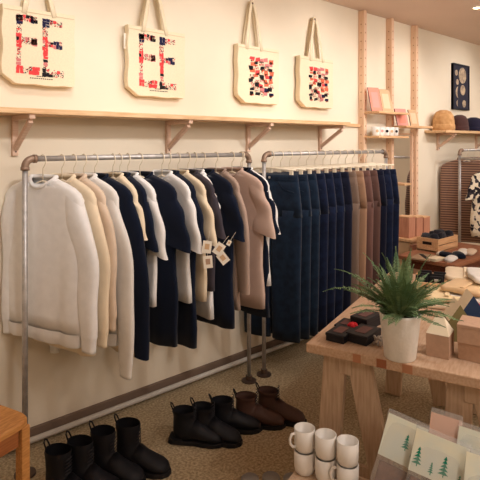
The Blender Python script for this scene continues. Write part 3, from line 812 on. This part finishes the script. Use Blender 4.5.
def sock(px, py, m, rz, lab, ln=.15):
    p = at_z(px, py, QZ)
    t = thing('folded_socks', lab, 'socks', (p.x, p.y, QZ), R(rz), 'folded socks on the side table')
    pr = [(-ln/2, .03, .020), (-ln*.3, .036, .024), (0, .037, .026), (ln*.3, .036, .024), (ln/2, .028, .018)]
    rings = [[(x, w*math.cos(a), h*(1+math.sin(a))*.75) for a in [2*PI*i/14 for i in range(14)]] for x, w, h in pr]
    MB().loft(rings).build('foot', m, t, smooth=True)
    rings = [[(x, w*1.06*math.cos(a), h*1.04*(1+math.sin(a))*.75) for a in [2*PI*i/14 for i in range(14)]] for x, w, h in pr[3:]]
    MB().loft(rings).build('cuff', m_paper if m is f_black else m, t, smooth=True)
sock(447, 257, f_black, 80, 'black folded socks left of the white pair on the side table')
sock(451, 261, f_white, 10, 'white folded socks at the front corner of the side table', .13)
sock(459, 257, f_black, 40, 'black folded socks behind the white pair at the corner')
sock(463, 254, f_off, 20, 'cream folded socks near the right end of the side table')
sock(471, 254, f_beige, 15, 'beige folded socks furthest right on the side table')
p = at_z(424, 258, QZ)
t = thing('notebook', 'flat grey-brown notebook on the left of the side table', 'notebook', (p.x, p.y, QZ), R(10))
MB().box((0, 0, .006), (.2, .14, .012)).build('cover', mat('grey_brown_cover', (176, 148, 122), .8), t, bevel=.002)
MB().box((0, 0, .0125), (.16, .03, .003), Matrix.Rotation(R(35), 4, 'Z')).build('pen_strap', m_blk, t)
p = at_z(436, 260, QZ)
t = thing('card_stack', 'small stack of cream cards beside the socks', 'cards', (p.x, p.y, QZ), R(-12))
for k in range(3): MB().box((0, 0, .003+.006*k), (.12, .08, .005), Matrix.Rotation(R(4*k), 4, 'Z')).build('card', m_cream, t)

# ------------------------------------------------------------------ stool at the left
cs = at_z(27, 417, .45)
st = thing('wooden_stool', 'honey coloured wooden stool at the left picture edge', 'stool', (cs.x-.168*(math.cos(R(20))+math.sin(R(20))), cs.y+.168*(math.cos(R(20))-math.sin(R(20))), 0), R(20))
def rsq(h, k, n=48, e=.28): return [(h*math.copysign(abs(math.cos(a))**e, math.cos(a))*k, h*math.copysign(abs(math.sin(a))**e, math.sin(a))*k) for a in [2*PI*i/n for i in range(n)]]
sr = [[(x, y, z-.010*(1-min(1, (x*x+y*y)/.03))*(z > .43)) for x, y in rsq(.185, k)] for z, k in ((.422, .97), (.426, 1), (.444, 1), (.45, .98))]
MB().loft(sr).build('seat', m_stool, st, smooth=False, bevel=0)
for s in (-1, 1):
    MB().box((0, s*.155, .39), (.27, .02, .065)).build('apron', wood('apron_wood', (176, 112, 66), (152, 92, 52)), st, bevel=.002)
    MB().box((s*.155, 0, .39), (.02, .27, .065)).build('apron', MATS['apron_wood'], st, bevel=.002)
    MB().box((s*.155, 0, .14), (.02, .27, .03)).build('stretcher', m_stool, st, bevel=.002)
    for k in (-1, 1): MB().box((s*.158, k*.158, .211), (.036, .036, .422)).build('leg', m_stool, st, bevel=.004)

# ------------------------------------------------------------------ boots on the floor
def boot_meshes(m, h=.19):
    W = .043; piv = Vector((.055, 0, .105)); rings = []
    def ring(c, ax, hl, hw, n=18):  # c centre, ax in-plane long axis
        return [c+ax*(hl*math.cos(2*PI*k/n))+Vector((0, hw*math.sin(2*PI*k/n), 0)) for k in range(n)]
    for z, sc in ((h, 1.02), (h-.01, 1.06), ((h+.12)/2, .98), (.125, .94)):
        rings.append(ring(Vector((.0, 0, z)), Vector((-1, 0, 0)), .055*sc, W*sc))
    for i in range(0, 7):
        t = (PI/2)*i/6; Rr = .108+.03*math.sin(2*t)**2*(1 if i < 6 else 1)-.012*i/6
        d = Vector((-math.cos(t), 0, -math.sin(t))); rin = .0+.012*i/6
        c = piv+d*(Rr/2-rin/2); rings.append(ring(c, d, Rr/2, W*(.94+.1*i/6)))
    for x, top, w in ((.09, .088, .047), (.125, .074, .05), (.155, .064, .048), (.18, .052, .038), (.196, .034, .02)):
        rings.append(ring(Vector((x, 0, (top+.010)/2)), Vector((0, 0, -1)), (top-.010)/2, w))
    up = MB().loft(rings, (False, True))
    so = MB(); pl = []
    outline = [(-.072, .03), (-.05, .042), (.0, .042), (.06, .04), (.11, .05), (.15, .051), (.185, .038), (.205, .012)]
    pl = [(x, y) for x, y in outline]+[(x, -y) for x, y in reversed(outline)]
    so.prism(pl, 0, .02); so.prism([(-.072, .03), (-.05, .041), (0, .041), (0, -.041), (-.05, -.041), (-.072, -.03)], .019, .026)
    la = MB()
    for k in range(5):
        z = .115+k*.014; x = .057-.0*k
        la.tube([(x-.005, -.022, z), (x+.004, 0, z+.004), (x-.005, .022, z)], .0022, 6)
    lp = MB().tube([(-.05, -.012, h-.004), (-.062, -.01, h+.02), (-.066, 0, h+.028), (-.062, .01, h+.02), (-.05, .012, h-.004)], .0035, 6)
    return up, so, la, lp
def boot_proto(m, h, nm):
    t = thing(nm, 'boot', 'boot', (0, 0, -5), 0, 'dark boots under the clothes')
    up, so, la, lp = boot_meshes(m, h)
    up.build('upper', m, t, smooth=True); so.build('sole', m_sole, t, bevel=.003); la.build('laces', m_lace, t, smooth=True); lp.build('pull_loop', m_sole, t, smooth=True)
    return t
protos = {('k', .2): boot_proto(m_blk, .2, 'ankle_boot'), ('k', .155): boot_proto(m_blk, .155, 'low_boot'), ('b', .15): boot_proto(m_brn, .15, 'low_boot')}
used = set()
BOOTS = [(58, 498, 'k', .2, -62, 'black ankle boot nearest the stool, partly cut off'), (80, 488, 'k', .2, -60, 'black ankle boot right of the one nearest the stool'),
         (103, 476, 'k', .2, -60, 'black ankle boot third from the stool, by the wall pipe'), (128, 467, 'k', .2, -58, 'black ankle boot fourth from the stool, right of the third'),
         (184, 441, 'k', .155, -50, 'low black boot in the middle of the row under the tops'), (203, 437, 'k', .155, -62, 'low black boot right of the middle one'),
         (222, 430, 'k', .155, -40, 'low black boot left of the brown pair'), (246, 424, 'b', .15, -48, 'brown low boot under the right end of the tops'), (268, 418, 'b', .15, -60, 'brown low boot furthest right, towards the jeans')]
for px, py, k, h, rz, lab in BOOTS:
    p = at_z(px, py, 0); key = (k, h); pr = protos[key]; loc = (p.x, p.y, 0)
    if key not in used:
        used.add(key); pr.location = loc; pr.rotation_euler = (0, 0, R(rz)); pr['label'] = lab
    else: dup(pr, loc, R(rz), lab)

# ------------------------------------------------------------------ low bench in front with mugs and packets
BZ = .265
bc = tp(.53, -.215, 0)
bn = thing('low_bench', 'low wooden bench in front of the table with mugs and packets', 'bench', bc, TA)
MB().box((0, 0, BZ-.015), (.34, 1.04, .03)).build('bench_top', m_legw, bn, bevel=.004)
for sx in (-1, 1):
    for sy in (-1, 1): MB().box((sx*.13, sy*.46, (BZ-.03)/2), (.045, .045, BZ-.03)).build('leg', m_legw, bn, bevel=.003)
def bp(u, v, z=BZ): return tp(u, -.215+v, z)    # u along E2, v along E1 from bench centre
MUG = None
def mug(loc, rz, lab):
    global MUG
    if MUG is None:
        MUG = thing('mug', lab, 'mug', loc, rz, 'white mugs on the low bench')
        MB().lathe([(.028, 0), (.034, .006), (.037, .02), (.038, .079), (.034, .079), (.033, .012), (.001, .010)], 28, cap=(True, False)).build('body', m_mug, MUG, smooth=True)
        MB().tube([(.036, 0, .066), (.052, 0, .066), (.06, 0, .05), (.058, 0, .033), (.048, 0, .02), (.034, 0, .02)], .005, 8).build('handle', m_mug, MUG, smooth=True)
        return MUG
    return dup(MUG, loc, rz, lab)
us = [.045, .125, .205]
for i, u in enumerate(us):
    w = ['left', 'middle', 'right'][i]
    mug(bp(u, .095), R(60+40*i), 'lower white mug of the %s stack, back row on the bench' % w)
    mug(bp(u, .095, BZ+.0795), R(160-50*i), 'upper white mug of the %s stack, back row on the bench' % w)

JAR = None
m_lid = mat('grey_lid', (150, 146, 142), .5, metal=.2)
for i in range(4):
    loc = at_z(250+21*i, 477-1.5*(i % 2), .055); loc.z = 0; w = ['leftmost', 'second', 'third', 'rightmost'][i]
    lab = '%s grey-lidded jar of the row on the carpet beside the table leg' % w
    if JAR is None:
        JAR = thing('jar', lab, 'jar', loc, 0, 'grey-lidded jars on the carpet')
        MB().lathe([(.033, 0), (.037, .005), (.037, .035), (.032, .04)], 24).build('body', mat('jar_glass', (176, 170, 162), .2, spec=.5), JAR, smooth=True)
        MB().lathe([(.035, .038), (.037, .04), (.037, .05), (.034, .053), (.001, .0535)], 24).build('lid', m_lid, JAR, smooth=True)
    else: dup(JAR, loc, .5*i, lab)
def packet(u, v, rz, tilt, w, h, lab, trees, peach=False, lift=0, roll=0):
    lift = w/2*math.sin(R(roll))
    p = bp(u, v, BZ+.002+lift)
    t = thing('packet', lab, 'packet', p, TA-PI/2+R(rz), 'clear packets with printed tree cards')
    M = Matrix.Rotation(R(-tilt), 4, 'X') @ Matrix.Rotation(R(roll), 4, 'Y')   # local -y faces the camera
    def surf(x0, x1, z0, z1, y, n=8):
        pass
    th = .026
    rings = []
    for z, k in ((0, .35), (.02, .9), (h*.3, 1), (h*.5, .8), (h*.72, .4), (h*.93, .16), (h, .1)):
        rings.append([M @ Vector((x+.002*math.sin(z*70+x*30), y, zz)) for x, y, zz in superell(w/2, th/2*k, 28, z, e=.5)])
    MB().loft(rings).build('film', m_film, t, smooth=True)
    rings = []
    for z, k in ((.008, .5), (.03, .9), (h*.3, .95), (h*.44, .6)):
        rings.append([M @ Vector((x, y, zz)) for x, y, zz in superell(w/2-.012, th/2*k-.002, 24, z, e=.5)])
    MB().loft(rings).build('filling', m_brown, t, smooth=True)
    yf = -th/2-.0005
    hdr = MB()
    hdr.box((0, -.0105, h*.72), (w-.004, .002, h*.46), M @ Matrix.Translation((0, 0, 0)) @ Matrix.Rotation(R(-2.0), 4, 'X'))
    hdr.build('header_card', m_hdr if not peach else mat('peach_card', (214, 170, 146), .85), t)
    MM = M @ Matrix.Rotation(R(-2.0), 4, 'X')
    for (tx, tz, th_) in trees:
        tm = MB(); y = -.0122
        b0 = h*tz; x = tx*w
        tm.add([MM @ Vector(q) for q in ((x-.0015, y, b0-.006), (x+.0015, y, b0-.006), (x+.0015, y, b0+th_), (x-.0015, y, b0+th_))], [(0, 1, 2, 3)])
        nb = 5
        for i in range(nb):
            zc = b0+th_*i/nb; ww = th_*.34*(1-i/nb*.8)
            tm.add([MM @ Vector(q) for q in ((x-ww, y, zc), (x+ww*.8, y, zc+.002), (x, y, zc+th_*.24))], [(0, 1, 2)])
        tm.build('printed_tree', m_tree, t)
packet(.355, .02, 8, 26, .135, .285, 'clear packet with printed green trees, leftmost, beside the table leg', [(.08, .66, .042), (.27, .6, .025), (.42, .57, .034)], roll=13)
packet(.48, .0, 6, 24, .165, .27, 'wide clear packet with printed green trees, second from the left', [(-.36, .58, .05), (-.1, .55, .03), (.12, .58, .052), (.4, .52, .034)], roll=10)
packet(.49, .085, 10, 20, .10, .305, 'peach labelled packet standing behind the tree packets', [], True, roll=8)
packet(.575, .08, 10, 20, .10, .285, 'pale green packet right of the peach labelled one', [], roll=9)
packet(.64, -.02, 12, 24, .14, .26, 'clear packet with printed trees at the right picture edge', [(-.32, .52, .034), (-.2, .5, .038), (.1, .55, .045)], roll=8)

# ------------------------------------------------------------------ lights
pl = at_d(477, 7, F*(ZC-HC)/(HZ-7))
dl = thing('ceiling_downlight', 'small round recessed downlight shining in the ceiling corner', 'ceiling light', (pl.x, pl.y, ZC), 0)
MB().lathe([(.03, -.001), (.045, -.001), (.047, -.006), (.03, -.010)], 24, cap=(False, False)).build('trim_ring', m_whitem, dl, smooth=True)
MB().lathe([(.031, -.003), (.02, -.010), (.002, -.012)], 20, cap=(True, True)).build('lens', m_glow, dl, smooth=True)
def spot(x, y, tx, tz, e, ang, blend=1.0, size=.06, ty=YW, col=(1, .80, .56)):
    l = bpy.data.lights.new('downlight_and_fill_spot', 'SPOT'); l.energy = e; l.spot_size = R(ang); l.spot_blend = blend; l.shadow_soft_size = size; l.color = col
    o = bpy.data.objects.new('downlight_and_fill_spot', l); COL.objects.link(o); o.location = (x, y, ZC-.03)
    d = Vector((tx, ty, tz))-o.location; o.rotation_euler = d.to_track_quat('-Z', 'Y').to_euler(); return o
LY = 1.62
WARM = (1, .955, .90)
for k, x in enumerate((-.3, .85, 2.0, 3.1, pl.x, 5.4, 6.6)):
    spot(x, LY if k != 4 else pl.y-.05, x, 1.65, 17, 96, col=WARM)
for k, x in enumerate((-.4, .7, 1.8, 2.9, 4.0, 5.2)):  # added frontal fill on clothes and wall, cones leave the floor dim; no known fixtures
    spot(x, .25, x+.1, 1.60, 92, 56, blend=.9, size=.12, col=(1, .975, .95))
for x, y in ((.4, -1.2), (2.3, -.5), (3.1, .55), (3.6, -1.4), (6.2, -.6)):  # added fill points out of view, brightening ceiling, table and carpet; no pendants known
    l = bpy.data.lights.new('added_fill_point', 'POINT'); l.energy = 21 if y < .5 else 19; l.shadow_soft_size = .18; l.color = (1, .94, .88)
    o = bpy.data.objects.new('added_fill_point', l); COL.objects.link(o); o.location = (x, y, 2.1)
spot(1.7, -.1, 2.1, TZ, 55, 70, blend=1, size=.1, ty=1.0, col=(1, .94, .88))  # added spot to brighten the display table, no lamp known above it
w = bpy.data.worlds.new('World'); S.world = w; w.use_nodes = True
w.node_tree.nodes['Background'].inputs[0].default_value = rgb(255, 232, 205); w.node_tree.nodes['Background'].inputs[1].default_value = .05

# ------------------------------------------------------------------ camera
cam = bpy.data.cameras.new('Camera'); co = bpy.data.objects.new('Camera', cam); COL.objects.link(co)
co.location = (0, 0, HC); co.rotation_euler = (PI/2, 0, AZ-PI/2)
cam.sensor_width = 36; cam.sensor_fit = 'HORIZONTAL'; cam.lens = F/480*36; cam.shift_y = (HZ-240)/480; cam.clip_start = .02
S.camera = co
vs = S.view_settings
vs.view_transform = 'Standard'; vs.look = 'None'; vs.gamma = 1; vs.use_curve_mapping = False; vs.exposure = .24
